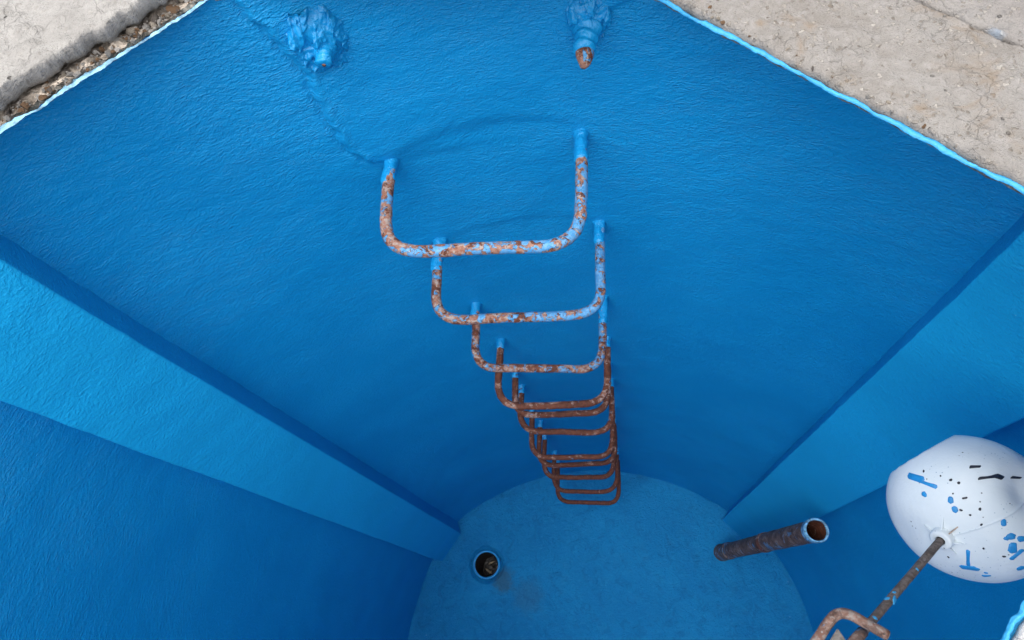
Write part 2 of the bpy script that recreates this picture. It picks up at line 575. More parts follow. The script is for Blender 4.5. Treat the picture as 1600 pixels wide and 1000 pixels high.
pilaster([(-1.16, 0.72), (-1.066, 0.607), (-1.029, 0.507), (-1.150, 0.310), (-1.32, 0.37)],
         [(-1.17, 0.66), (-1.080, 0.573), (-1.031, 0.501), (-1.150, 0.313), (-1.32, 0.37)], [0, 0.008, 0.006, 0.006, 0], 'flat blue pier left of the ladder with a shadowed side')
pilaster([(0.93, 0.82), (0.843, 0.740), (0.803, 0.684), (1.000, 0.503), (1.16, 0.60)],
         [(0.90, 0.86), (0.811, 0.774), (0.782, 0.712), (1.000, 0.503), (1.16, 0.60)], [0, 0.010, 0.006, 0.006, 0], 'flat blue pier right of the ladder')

# ------------------------------------------------------------------ tank floor (polar grid about the drain hole)
DRX, DRY = -0.826, 0.309
def build_floor():
    na = 200
    V = []
    rings = [(0.100, -0.12), (0.100, -0.034), (0.107, -0.033), (0.114, -0.026), (0.121, -0.005), (0.132, 0.0)]
    fr = [(i / 110) ** 1.15 for i in range(1, 111)]
    rows = 0
    dist = []
    for k in range(na):
        a = 2 * math.pi * k / na
        lo, hi = 0.1, 3.0
        for _ in range(30):
            m = (lo + hi) / 2
            x, y = DRX + m * math.cos(a), DRY + m * math.sin(a)
            th = math.degrees(math.atan2(y - CY, x - CX))
            if math.hypot(x - CX, y - CY) > plan_r(th) + 0.04:
                hi = m
            else:
                lo = m
        dist.append(lo)
    def pt(k, r, z):
        a = 2 * math.pi * k / na
        x, y = DRX + r * math.cos(a), DRY + r * math.sin(a)
        if z == 0.0:
            z = 0.010 * fbm(x * 2, y * 2, 3, 3) + 0.003 * fbm(x * 14, y * 14, 9, 3)
            z *= sstep(0.14, 0.22, r)
        return (x, y, z)
    for r, z in rings:
        for k in range(na):
            V.append(pt(k, r, z))
        rows += 1
    for f in fr:
        for k in range(na):
            V.append(pt(k, 0.132 + (dist[k] - 0.132) * f, 0.0))
        rows += 1
    return mesh('tank_floor', V, grid_faces(rows, na, True), M_FLOOR)
floor = struct(build_floor(), 'round blue painted floor at the bottom of the tank')

# ------------------------------------------------------------------ roof slabs round the opening
def outward(i):
    a, b = RING[i].to_2d(), RING[(i + 1) % NR].to_2d()
    t = (b - a).normalized()
    return Vector((-t.y, t.x))     # ring runs clockwise seen from above, so left is outward

def mitre(i):
    n1, n2 = outward((i - 1) % NR), outward(i)
    m = (n1 + n2).normalized()
    return m / max(0.35, m.dot(n1))

def strip(name, i, prof, mat, ns, jag=0.0, jfreq=25, rough=0.0, parent=None, seed=0.0, wmod=0.0):
    """sweep a cross-section (t outward, z) along ring edge i, mitred with its neighbours"""
    a, b = RING[i], RING[(i + 1) % NR]
    ma, mb = mitre(i), mitre((i + 1) % NR)
    V = []
    for s in range(ns + 1):
        f = s / ns
        p = a.lerp(b, f)
        m = ma.lerp(mb, f)
        wf = max(0.12, 1 + wmod * fbm(p.x * 22 + 3, p.y * 22, 8, 4))
        for (t, z) in prof:
            t *= wf if z > -0.003 and wmod else 1.0
            q = p.to_2d() + m * t
            j = jag * fbm(q.x * jfreq + seed, q.y * jfreq, seed, 6) * max(0.0, 1 - abs(t) / 0.25)
            q2 = q + m * j
            dz = rough * fbm(q2.x * 30 + seed, q2.y * 30, 2.0, 4) if z > -0.006 or abs(z) < 0.06 and t > 0.02 else 0.0
            V.append((q2.x, q2.y, p.z + z + dz))
    return mesh(name, V, grid_faces(ns + 1, len(prof)), mat, parent)

def dense(prof, t0, t1, n, z):
    return prof + [(t0 + (t1 - t0) * ((i / n) ** 1.0), z) for i in range(1, n + 1)]

far = [(0.5, 0), (0.9, 0), (1.6, 0), (2.6, 0)]
def body_prof(zt, n=1, t1=0.34, thin=False):
    # underside, tapered edge, top
    p = [(2.6, -0.14), (0.26, -0.14), (0.022, -0.020), (0.010, -0.014), (0.008, zt - 0.006), (0.014, zt)]
    if thin:
        p = [(2.6, -0.14), (0.40, -0.14), (0.030, -0.010), (0.016, -0.007), (0.0125, -0.004), (0.016, zt)]
    p = dense(p, 0.014, t1, n, zt)
    return p + [(q, zt) for q, _ in far]

def lip_prof(w, h=0.006):
    return [(0.030, -0.020), (0.004, -h - 0.003), (0.0, -h), (0.0004, -0.002), (0.0016, 0.0), (w * 0.6, 0.0008), (w, 0.0), (w + 0.004, -0.008)]

# left: rubble bed with a thin cracked screed slab lying on it
bed = struct(strip('roof_slab_left', I_LEFT, body_prof(0.0, 50, 0.10, True), M_RUBBLE, 300, 0.006, 30, 0.006), 'broken rubble bed under the pale slab')
scr = [(0.36, 0.004), (0.060, 0.006), (0.034, 0.009), (0.030, 0.016), (0.0272, 0.026), (0.0276, 0.0345), (0.0295, 0.0373)]
scr = dense(scr, 0.0295, 0.36, 75, 0.0375) + [(q, 0.0375) for q, _ in far]
o = strip('screed_slab', I_LEFT, scr, M_CON_PALE, 520, 0.014, 24, 0.0045, bed, 4.0)
o['label'] = 'pale grey concrete slab with a chipped edge'
strip('paint_edge', I_LEFT, lip_prof(0.007, 0.0015), M_LIP_PALE, 420, 0.005, 30, 0.0004, bed, 0.0, 1.6)
# right: coarse beige strip, then the next grey slab past the joint
right = struct(strip('roof_slab_right', I_RIGHT, body_prof(0.010, 70, 0.210), M_CON_BEIGE, 420, 0.004, 40, 0.0050, None, 2.0), 'beige concrete roof strip right of the opening')
gp = [(0.36, -0.02), (0.216, -0.004), (0.211, 0.006), (0.2105, 0.013), (0.214, 0.017)]
gp = dense(gp, 0.214, 0.49, 60, 0.0165) + [(q, 0.0165) for q, _ in far]
o = strip('adjoining_slab', I_RIGHT, gp, M_CON_GREY, 380, 0.010, 22, 0.004, right, 9.0)
o['label'] = 'grey concrete slab beyond the chipped joint'
strip('paint_edge', I_RIGHT, lip_prof(0.0075, 0.003), M_LIP, 600, 0.0035, 30, 0.0005, right, 0.0, 1.0)
# near slab: a plank laid from the rim out over the open tank, its edge at lower right of the picture
def plank(name, a, dr, ln, out, lev, prof, mat, ns, jag, jfreq, rough, parent=None, seed=0.0):
    V = []
    for s in range(ns + 1):
        p = a + dr * (ln * s / ns)
        for t, z in prof:
            q = p + out * t
            q2 = q + out * jag * fbm(q.x * jfreq + seed, q.y * jfreq, seed, 4) * max(0.0, 1 - t / 0.25)
            dz = rough * fbm(q2.x * 30 + seed, q2.y * 30, 2.0, 4) if z > -0.006 else 0.0
            V.append((q2.x, q2.y, lev + z + dz))
    n = len(prof)
    F = grid_faces(ns + 1, n)
    F += [tuple(range(n)), tuple(range(ns * n + n - 1, ns * n - 1, -1))]
    return mesh(name, V, F, mat, parent)
b_out = Vector((-bdir.y, bdir.x))
b_out = b_out if b_out.x > 0 else -b_out
near = struct(plank('roof_slab_near', V3 + rdir * 0.002, bdir, 0.55, b_out, RLEV, body_prof(0.008, 40, 0.2)[:-2] + [(1.5, 0.008), (1.5, -0.14)], M_CON_WHITE, 160, 0.003, 40, 0.003, None, 5.0), 'bright white concrete slab at the lower right corner')
plank('paint_edge', V3 + rdir * 0.002, bdir, 0.55, b_out, RLEV, lip_prof(0.0045, 0.003), M_LIP, 200, 0.004, 30, 0.001, near)
# unseen slab over the ladder head, added to shade the top of the wall
h_dir = (Vector((0.055, 0.835)) - Vector((-0.625, 0.872))).normalized()
struct(plank('shade_slab_head', Vector((-0.625, 0.872)), h_dir, 0.68, Vector((-h_dir.y, h_dir.x)), RIM, body_prof(0.0, 6)[:-2] + [(1.0, 0.0), (1.0, -0.14)], M_CON_BEIGE, 40, 0.003, 40, 0.003))
# the rest of the rim, out of view
for i in range(NR - 1):
    if i != I_RIGHT:
        struct(strip('roof_slab_back' if i > I_RIGHT else 'roof_slab_corner', i, body_prof(0.0, 4), M_CON_PALE, 8, 0.0, 40, 0.0))

# surrounding ground sheet
def ground():
    t = NT('dry_ground')
    n = t.noise(t.map(), 0.8, 6, 0.65)
    n2 = t.noise(t.map(), 14, 4, 0.6)
    t.bump(t.m2('ADD', n, n2), 0.05)
    m = t.out(t.mix(t.rng(n, 0.3, 0.7), (0.16, 0.13, 0.10), (0.27, 0.235, 0.19)), 0.95, 0.2)
    zg = RLEV - 0.10
    V, F = [], []
    rs = [2.4, 4, 8, 20, 60, 200, 700]
    na = 64
    for r in rs:
        for k in range(na):
            a = 2 * math.pi * k / na
            V.append((CX + r * math.cos(a), CY + r * math.sin(a), zg + (0.05 * nz(r * math.cos(a), r * math.sin(a), 0) if r > 4 else 0)))
    return struct(mesh('ground', V, grid_faces(len(rs), na, True), m), 'dry ground round the tank')
ground()

# loose aggregate along the broken edges
def stone_mesh(seed):
    bm = bmesh.new()
    bmesh.ops.create_icosphere(bm, subdivisions=2, radius=1.0)
    rr = random.Random(seed)
    cuts = [(Vector((rr.uniform(-1, 1), rr.uniform(-1, 1), rr.uniform(-1, 1))).normalized(), rr.uniform(0.30, 0.72)) for _ in range(11)]
    for v in bm.verts:
        for n_, d in cuts:
            e = v.co.dot(n_) - d
            if e > 0:
                v.co -= n_ * e
        v.co *= 1 + 0.10 * noise.noise(v.co * 2.5 + Vector((seed, 0, 0)))
    m = bpy.data.meshes.new('stone')
    bm.to_mesh(m)
    bm.free()
    m.materials.append(M_STONE[seed % 5])
    return m
STONES = [stone_mesh(i) for i in range(15)]
def scatter(i, parent, n, s0, s1, t0, t1, smin, smax, z, rs):
    rr = random.Random(rs)
    a, b = RING[i], RING[(i + 1) % NR]
    ma, mb = mitre(i), mitre((i + 1) % NR)
    for _ in range(n):
        f = rr.uniform(s0, s1)
        t_ = rr.uniform(t0, t1)
        p = a.lerp(b, f).to_2d() + ma.lerp(mb, f) * t_
        r = smin + (smax - smin) * rr.random() ** 1.8
        o = bpy.data.objects.new('stone', rr.choice(STONES))
        link(o, parent)
        o.location = (p.x, p.y, a.z + z + rr.uniform(-0.2, 0.25) * r)
        o.scale = (r * rr.uniform(0.8, 1.5), r * rr.uniform(0.7, 1.1), r * rr.uniform(0.5, 0.9))
        o.rotation_euler = (rr.uniform(-0.5, 0.5), rr.uniform(-0.5, 0.5), rr.uniform(0, 6.3))
fL = 1.0 / (V1 - V0).length
scatter(I_LEFT, bed, 90, 0.26 * fL, 0.66 * fL, 0.008, 0.034, 0.005, 0.0115, 0.002, 1)
scatter(I_LEFT, bed, 130, 0.26 * fL, 0.66 * fL, 0.004, 0.036, 0.002, 0.0045, 0.005, 11)
scatter(I_RIGHT, right, 110, 0.0, 0.66, 0.010, 0.026, 0.002, 0.0055, 0.008, 2)
scatter(I_RIGHT, right, 8, 0.0, 0.66, 0.03, 0.205, 0.0012, 0.0034, 0.009, 3)
scatter(I_RIGHT, right, 70, 0.0, 0.66, 0.200, 0.213, 0.0012, 0.0035, 0.011, 4)

# ------------------------------------------------------------------ ladder rungs
# left leg x, right leg x, left depth, right depth (below the camera), bar distance left, right
RUNGS = [(-0.483, -0.053, 1.120, 1.136, 0.677, 0.700), (-0.457, -0.015, 1.482, 1.503, 0.686, 0.716), (-0.428, -0.006, 1.889, 1.948, 0.710, 0.731),
         (-0.392, 0.008, 2.215, 2.293, 0.681, 0.726), (-0.379, 0.013, 2.560, 2.560, 0.752, 0.773), (-0.374, 0.025, 2.758, 2.758, 0.738, 0.743),
         (-0.364, 0.040, 3.098, 3.173, 0.700, 0.733), (-0.345, 0.047, 3.354, 3.424, 0.716, 0.761), (-0.340, 0.048, 3.590, 3.707, 0.703, 0.741),
         (-0.317, 0.072, 4.056, 4.046, 0.710, 0.720), (-0.308, 0.084, 4.267, 4.234, 0.683, 0.681)]
ORD = ['topmost', 'second', 'third', 'fourth', 'fifth', 'sixth', 'seventh', 'eighth', 'ninth', 'tenth', 'lowest']
DESC = ['topmost and largest U-shaped ladder rung, orange rust with blue paint flakes', 'second U-shaped ladder rung from the top, right half of its bar still blue',
        'third U-shaped ladder rung from the top, mottled rust and pale blue', 'fourth ladder rung from the top, the first that is all brown rust',
        'fifth ladder rung from the top, hanging close under the fourth', 'sixth ladder rung from the top, bare brown rust',
        'seventh ladder rung from the top, bare brown rust', 'eighth ladder rung from the top, close under the seventh',
        'ninth ladder rung from the top, level with the far edge of the floor', 'tenth ladder rung from the top, second from the bottom',
        'lowest ladder rung, dark rust against the blue floor']
for i, (xl, xr, dl, dr, bl, br_) in enumerate(RUNGS):
    rr = random.Random(i + 50)
    zl, zr = CAMZ - dl, CAMZ - dr
    yl, yr = wall_y(xl), wall_y(xr)
    root = thing('ladder_rung', DESC[i], 'ladder rung', ((xl + xr) / 2, (yl + yr) / 2, (zl + zr) / 2), 'U-shaped rungs let into the tank wall')
    spl = rr.uniform(-0.006, 0.006)
    pts = [Vector((xl, yl + 0.05, zl)), Vector((xl, yl, zl))]
    corner_r = 0.085 + rr.uniform(-0.008, 0.012)
    cl = Vector((xl + spl + 0.004 + (0.016, 0.013, 0.006)[i] * (i < 3) if i < 3 else xl + spl + 0.004, bl, zl))
    crn = Vector((xr - spl + 0.004, br_, zr))
    def fillet(pa, pc, pb, r):
        da, db = (pa - pc).normalized(), (pb - pc).normalized()
        return [((pc + da * r) * (1 - t) ** 2 + pc * 2 * t * (1 - t) + (pc + db * r) * t * t) for t in [k / 9 for k in range(10)]]
    def seg(a, b, n):
        return [a.lerp(b, k / n) for k in range(1, n)]
    fl = fillet(pts[1], cl, crn, corner_r)
    frr = fillet(cl, crn, Vector((xr, yr, zr)), corner_r * rr.uniform(0.9, 1.15))
    e = Vector((xr, yr, zr))
    path = [pts[0], pts[1]] + seg(pts[1], fl[0], 12) + fl + seg(fl[-1], frr[0], 16) + frr + seg(frr[-1], e, 12) + [e, e + Vector((0, 0.05, 0))]
    path = [p + Vector((0.003 * nz(p.x * 9, p.y * 9, i), 0.003 * nz(p.x * 9, i, p.y * 9), 0.004 * nz(i, p.x * 7, p.y * 7))) for p in path]
    pa = [0.58, 0.62, 0.50, 0.10, 0.14, 0.12, 0.04, 0.0, 0.0, -0.1, -0.1][i]
    pl = [0.75, 0.65, 0.55, 0.25, 0.22, 0.2, 0.12, 0.05, 0.0, -0.2, -0.2][i]
    m = mat_rust('rusty_rung_paint_%d' % i, pa, pl, i * 1.37, 0.0, 1.35 if i < 3 else 1.0, [0.14, 0.28, 0.12][i] if i < 3 else 0.0)
    adopt(tube('bar', path, 0.0133, m, None, 20, 0.10 if i < 3 else 0.14, 80, seed=i), root)
    # paint-thick collars where the legs enter the wall
    for s, (x, y, z) in enumerate(((xl, yl, zl), (xr, yr, zr))):
        ln = (0.080 if i < 3 else 0.034) * rr.uniform(0.7, 1.3)
        cp, cr = [], []
        for q in range(12):
            f = q / 11
            cp.append(Vector((x, y + 0.02 - (ln + 0.02) * f, z)) + (path[1] - pts[1] if s == 0 else Vector((0, 0, 0))))
            cr.append(0.0152 + 0.007 * (1 - f) ** 4 + 0.0012 * math.sin(f * 9 + i) * (1 - f) + (0.0 if f < 0.98 else -0.0012))
        adopt(tube('paint_collar', cp, cr, M_COAT, None, 18, 0.26, 75, seed=i * 2 + s), root)

# ------------------------------------------------------------------ stubs of the cut-off rung
def mound(cx, z0, w, h, prot, seed, terr=5, hollow=None):
    """lumpy trowelled plaster lump standing out from the wall"""
    n = 100
    y0 = wall_y(cx)
    V = []
    for r in range(n):
        for c_ in range(n):
            u = (c_ / (n - 1)) * 2 - 1
            v = (r / (n - 1)) * 2 - 1
            d = math.hypot(u, v * 0.92) * (1 + 0.22 * nz(u * 2.2 + seed, v * 2.2, 1) + 0.10 * nz(u * 6, v * 6, seed))
            hgt = max(0.0, 1 - d ** 2.2) ** 0.7
            # overlapping torn plates of mortar
            hgt *= 0.72 + 0.30 * nz(u * 1.7 + seed, v * 1.2, 5)
            for q, (fu, fv, th, am) in enumerate(((1.6, 1.0, 0.02, 0.20), (2.6, 1.5, 0.10, 0.16), (3.6, 2.2, 0.16, 0.12))):
                e = nz(u * fu + seed + q * 3.3, v * fv + 0.25 * nz(u * 6, v * 6, q), seed + q) - th
                hgt += am * sstep(-0.02, 0.05, e) * (hgt > 0.10)
            hgt += 0.035 * nz(u * 11, v * 8, seed) * (hgt > 0.05)
            if hollow:
                e = math.hypot(u - hollow[0], v - hollow[1])
                hgt -= 0.75 * (1 - sstep(0.08, 0.34, e))
            x = cx + u * w
            V.append((x, wall_y(x) + 0.012 - max(-0.01, prot * hgt + 0.012 * (hgt > 0)), z0 + v * h))
    return mesh('plaster_lump', V, grid_faces(n, n), M_COAT)

M_TIP = mat_rust('rusty_stub_tip', 0.38, 0.5, 21.0)
r1 = thing('rung_stub', 'cut-off rung stub buried in a lump of blue plaster, top left', 'rung stub', (-0.50, wall_y(-0.50), 3.97), 'stubs of the cut-off rung')
adopt(mound(-0.503, 3.985, 0.050, 0.064, 0.034, 3.0, 4, None), r1)
y = wall_y(-0.51)
pth = [Vector((-0.495, y - 0.01 - 0.036 * f, 3.972 - 0.010 * f)) for f in [q / 14 for q in range(15)]]
adopt(tube('stub', pth, [0.020 - 0.005 * (q / 14) ** 2 + 0.001 * math.sin(q * 2) for q in range(14)] + [0.009], M_COAT, None, 18, 0.28, 55), r1)
adopt(tube('rust_spot', [pth[-1] + Vector((0, 0.004, 0)), pth[-1] + Vector((0, -0.0012, 0))], 0.0034, M_TIP, None, 12, 0.3, 200), r1)
r2 = thing('rung_stub', 'cut-off rung stub with a rusty broken tip, top right of the ladder', 'rung stub', (-0.034, wall_y(-0.034), 3.91), 'stubs of the cut-off rung')
adopt(mound(-0.030, 3.925, 0.042, 0.046, 0.026, 8.0, 5), r2)
y = wall_y(-0.034)
pth = [Vector((-0.034 + 0.004 * math.sin(f * 5), y - 0.064 * f, 3.912 - 0.014 * f)) for f in [q / 16 for q in range(17)]]
adopt(tube('stub', pth, [0.030 - 0.011 * (q / 16) + 0.0022 * math.sin(q * 1.45 + 0.6) for q in range(17)], M_COAT, None, 24, 0.24, 38), r2)
tp = [pth[-1] + Vector((0.001, 0.01, 0)), pth[-1] + Vector((0.001, -0.004, -0.001)), pth[-1] + Vector((0.001, -0.012, -0.003)), pth[-1] + Vector((0, -0.020, -0.007)), pth[-1] + Vector((-0.002, -0.026, -0.010))]
adopt(tube('broken_tip', tp, [0.0165, 0.0168, 0.015, 0.011, 0.005], M_TIP, None, 18, 0.25, 60), r2)

# ------------------------------------------------------------------ drain in the floor
dr_ = thing('drain_pipe', 'round open drain hole with a blue rim in the tank floor', 'drain', (DRX, DRY, 0))
def ring_pipe(name, c, prof, mat, root, na=64, lump=0.0, ax=None):
    V = []
    for r, z in prof:
        for k in range(na):
            a = 2 * math.pi * k / na
            rr = r * (1 + lump * nz(math.cos(a) * 2, math.sin(a) * 2, z * 9))
            V.append((c[0] + rr * math.cos(a), c[1] + rr * math.sin(a), c[2] + z))
    return adopt(mesh(name, V, grid_faces(len(prof), na, True), mat), root)
M_DARKPIPE = plain('drain_inside', (0.012, 0.009, 0.008), 0.8, 0.6, 0.01, 60)
ring_pipe('rim', (DRX, DRY, 0), [(0.0995, -0.10), (0.098, -0.012), (0.095, -0.004), (0.089, -0.003), (0.083, -0.005), (0.0815, -0.012)], M_COAT, dr_, lump=0.01)
ring_pipe('inner_wall', (DRX, DRY, 0), [(0.0818, -0.010), (0.0795, -0.013), (0.079, -0.40)], M_DARKPIPE, dr_)
V = [(DRX + 0.0785 * math.cos(k * 0.2), DRY + 0.0785 * math.sin(k * 0.2), -0.30) for k in range(32)]
sl = NT('wet_sludge')
sl.bump(sl.noise(sl.map(), 40, 3, 0.6, 1.0), 0.012)
adopt(mesh('sludge', V, [tuple(range(32))], sl.out((0.004, 0.003, 0.003), 0.15, 0.4), None, False), dr_)
M_LEAF = plain('dry_leaf', (0.30, 0.25, 0.18), 0.7, 0.4, 0.003, 120)
for j, (ax, ay, sz, rot) in enumerate(((-0.028, -0.026, 0.030, 2.6), (-0.012, 0.032, 0.026, 0.5), (0.036, 0.006, 0.014, 1.2), (-0.016, -0.036, 0.018, 0.9))):
    V, F = [], []
    for q in range(9):
        f = q / 8
        wd = 0.28 * math.sin(math.pi * f) ** 0.7
        for s in (-1, 0, 1):
            lx, ly = (f - 0.5) * 2, wd * s
            zz = 0.15 * abs(s) + 0.3 * (f - 0.5) ** 2 + 0.1 * nz(f * 4, s, j)
            V.append((DRX + ax + sz * (lx * math.cos(rot) - ly * math.sin(rot)), DRY + ay + sz * (lx * math.sin(rot) + ly * math.cos(rot)), -0.285 + sz * zz))
    lf = thing('dead_leaf', ['pale curled dead leaf lying lower left in the drain', 'thin dead leaf across the upper part of the drain', 'small leaf scrap on the right inside the drain', 'small leaf scrap near the lower edge of the drain'][j], 'leaf', (DRX + ax, DRY + ay, -0.285), 'dead leaves in the drain')
    adopt(mesh('blade', V, grid_faces(9, 3), M_LEAF), lf)

# ------------------------------------------------------------------ standpipe
b0, b1 = Vector((0.787, 0.470, -0.03)), Vector((0.903, 0.408, 1.73))
sp_ = thing('standpipe', 'rusty leaning overflow standpipe with an open blue-painted mouth', 'pipe', (b0.x, b0.y, 0))
M_SP = mat_rust('rusty_standpipe', 0.30, 0.30, 31.0, 0.5, 0.42)
ax = (b1 - b0).normalized()
def oriented(name, prof, mat, base, axis, root, na=40, lump=0.0, seed=0.0, lsc=14):
    q = axis.to_track_quat('Z', 'Y').to_matrix()
    V = []
    for r, z in prof:
        for k in range(na):
            a = 2 * math.pi * k / na
            rr = r * (1 + lump * fbm(math.cos(a) * 1.2 + seed, math.sin(a) * 1.2, z * lsc, 3))
            V.append(base + q @ Vector((rr * math.cos(a), rr * math.sin(a), z)))
    o = mesh(name, V, grid_faces(len(prof), na, True), mat)
    return adopt(o, root) if root else o
LN = (b1 - b0).length
oriented('tube', [(0.047, 0.0 + LN * q / 60) for q in range(60)] + [(0.047, LN - 0.012)], M_SP, b0, ax, sp_, 40, 0.035)
oriented('base_sleeve', [(0.060, 0.0), (0.056, 0.03), (0.0535, 0.05), (0.053, 0.15), (0.0525, 0.24), (0.051, 0.252), (0.046, 0.254)], mat_rust('grey_sleeve', 0.45, 0.2, 5.0, 0.6, 0.5), b0, ax, sp_, 40, 0.02)
oriented('mouth_rim', [(0.0472, LN - 0.06), (0.0505, LN - 0.045), (0.0515, LN - 0.02), (0.0515, LN - 0.004), (0.049, LN), (0.0455, LN + 0.001), (0.0425, LN - 0.003), (0.0415, LN - 0.012)],
         plain('pale_blue_rim_paint', (0.17, 0.40, 0.58), 0.5, 0.6, 0.006, 45), b0, ax, sp_, 48, 0.02)
oriented('inner_wall', [(0.0418, LN - 0.006), (0.0408, LN - 0.012), (0.040, LN - 0.2), (0.040, LN - 1.2)], mat_rust('rusty_bore', -0.4, 0.05, 41.0, 0, 0.5), b0, ax, sp_, 40, 0.05)
ring2 = [(0.0470, 0.62), (0.0498, 0.625), (0.0502, 0.66), (0.0495, 0.70), (0.0470, 0.705)]
oriented('corroded_band', [(r, z + 0.35) for r, z in ring2], mat_rust('corroded_band', 0.1, 0.35, 51.0, 0.1, 0.5), b0, ax, sp_, 40, 0.05)

# ------------------------------------------------------------------ float on its arm
CZ = Vector((0, 0, CAMZ))
HUB = CZ + Vector((0.6977, 0.2019, -1.5))
ROD = CZ + Vector((0.4611, 0.0126, -1.35))
w_ = (HUB - ROD).normalized()
u_ = Vector((1, 0, 0)) - w_ * w_.x
u_.normalize()
v_ = w_.cross(u_)
if v_.y < 0:
    v_ = -v_
FA, FB = 0.156, 0.130
FC = HUB + w_ * (FB - 0.004)
fl_ = thing('float_ball', 'large white float ball spattered with blue paint on a rusty arm', 'float', tuple(FC))

def loc2w(p):
    return FC + u_ * p[0] + v_ * p[1] + w_ * p[2]
def float_pt(th, ph):
    """th: angle from the hub pole, ph: azimuth; returns local (u,v,w)"""
    e = 2 / 2.25
    st, ct = math.sin(th), math.cos(th)
    rr = FA * (abs(st) ** e)
    wz = -FB * math.copysign(abs(ct) ** e, ct)
    x, y, z = rr * math.cos(ph), rr * math.sin(ph), wz
    # flat spot along the upper left
    n = Vector((-0.85, 0.48, 0.16)).normalized()
    p = Vector((x, y, z))
    d = p.dot(n) - 0.134
    if d > 0:
        p -= n * d * 0.95
        e1 = (p - n * p.dot(n)).dot(Vector((0.68, 0.66, 0.1)).normalized())
        p += n * 0.0007 * math.sin(e1 * 210) * (1 if abs(e1) < 0.05 else 0)
    # dent on the right shoulder, shallow hollow left of the hub
    for c_, r, dep in (((0.088, 0.118, -0.035), 0.062, 0.020), ((-0.075, -0.045, -0.10), 0.060, 0.006), ((0.02, 0.10, -0.10), 0.07, 0.004), ((0.05, -0.085, -0.09), 0.06, 0.005)):
        q = (p - Vector(c_)).length
        if q < r * 2:
            p *= 1 - dep / 0.15 * math.exp(-(q / r) ** 2 * 2.2)
    p *= 1 + 0.007 * nz(p.x * 14, p.y * 14, p.z * 14)
    # raised moulding seam running from the hub to the right
    s = ph - math.radians(48)
    s = (s + math.pi) % (2 * math.pi) - math.pi
    dist = abs(s) * rr
    p *= 1 + 0.010 * math.exp(-(dist / 0.0022) ** 2)
    return p
def build_float():
    phs = []
    a = 0.0
    while a < 360:
        phs.append(math.radians(a))
        a += 0.35 if 42 < a < 54 else 2.0
    nt = 110
    V = []
    for i in range(nt + 1):
        th = 0.0005 + (math.pi - 0.001) * i / nt
        for ph in phs:
            V.append(loc2w(float_pt(th, ph)))
    return mesh('shell', V, grid_faces(nt + 1, len(phs), True), None)
tw = NT('white_float_plastic')
p = tw.map()
lw = tw.noise(p, 9, 4, 0.6)
cw = tw.mix(tw.rng(lw, 0.3, 0.7), (0.60, 0.68, 0.73), (0.67, 0.74, 0.78))
spk = tw.m2('MULTIPLY', tw.rng(tw.vor(p, 75, 'F1'), 0.15, 0.09), tw.rng(tw.noise(p, 16, 2), 0.56, 0.60))
cw = tw.mix(tw.m2('MULTIPLY', spk, 0.85), cw, (0.03, 0.05, 0.07))
sp2 = tw.m2('MULTIPLY', tw.rng(tw.vor(tw.map(loc=(3, 1, 2)), 130, 'F1'), 0.17, 0.11), tw.rng(tw.noise(tw.map(loc=(2, 2, 2)), 13, 2), 0.56, 0.60))
cw = tw.mix(tw.m2('MULTIPLY', sp2, 0.7), cw, (0.06, 0.20, 0.34))
scr_ = tw.noise(tw.map((1, 5, 1), rot=(0.4, 0.2, 0.9)), 60, 4, 0.7, 1.5)
cw = tw.mix(tw.rng(scr_, 0.66, 0.76, 0.0, 0.35), cw, (0.36, 0.40, 0.43))
tw.bump(tw.noise(p, 120, 3), 0.0006)
M_FLOAT = tw.out(cw, 0.46, 0.45)
shell = build_float()
shell.data.materials.append(M_FLOAT)
bmx = bmesh.new()
bmx.from_mesh(shell.data)
bmesh.ops.recalc_face_normals(bmx, faces=bmx.faces)
bmx.to_mesh(shell.data)
bvh = BVHTree.FromBMesh(bmx)
bmx.free()
adopt(shell, fl_)

# hub boss with radial gusset fins
hb = [(0.030, 0.016), (0.0245, 0.004), (0.0225, -0.004), (0.0215, -0.015), (0.0200, -0.0185), (0.0165, -0.0195), (0.0092, -0.0185)]
q3 = Matrix((u_, v_, w_)).transposed()
V = []
for r, z in hb:
    for k_ in range(36):
        a = 2 * math.pi * k_ / 36
        V.append(HUB + q3 @ Vector((r * math.cos(a), r * math.sin(a), z)))
hub = adopt(mesh('hub', V, grid_faces(len(hb), 36, True), M_FLOAT), fl_)
M_FINR = plain('grimy_fin', (0.34, 0.27, 0.22), 0.7, 0.4, 0.003, 90)
for k_, (adeg, ln) in enumerate(((104, 0.048), (66, 0.044), (12, 0.036), (-42, 0.044), (-110, 0.034), (172, 0.040))):
    a = math.radians(adeg)
    d = u_ * math.cos(a) + v_ * math.sin(a)
    n = w_.cross(d)
    prof = [(0.014, -0.014), (0.0225, -0.011), (0.036, -0.0040), (ln + 0.006, 0.004), (ln + 0.006, 0.030), (0.014, 0.030)]
    V = []
    for s in (-1, 1):
        for (r, z) in prof:
            V.append(HUB + d * r + w_ * z + n * s * 0.0011)
    m_ = len(prof)
    F = [tuple(range(m_)), tuple(range(2 * m_ - 1, m_ - 1, -1))] + [(i, i + m_, (i + 1) % m_ + m_, (i + 1) % m_) for i in range(m_)]
    o = mesh('fin', V, F, M_FINR if k_ == 1 else M_FLOAT, None, False)
    adopt(o, fl_, hub)
    if k_ == 1:
        o['label'] = 'grimy brown fin'

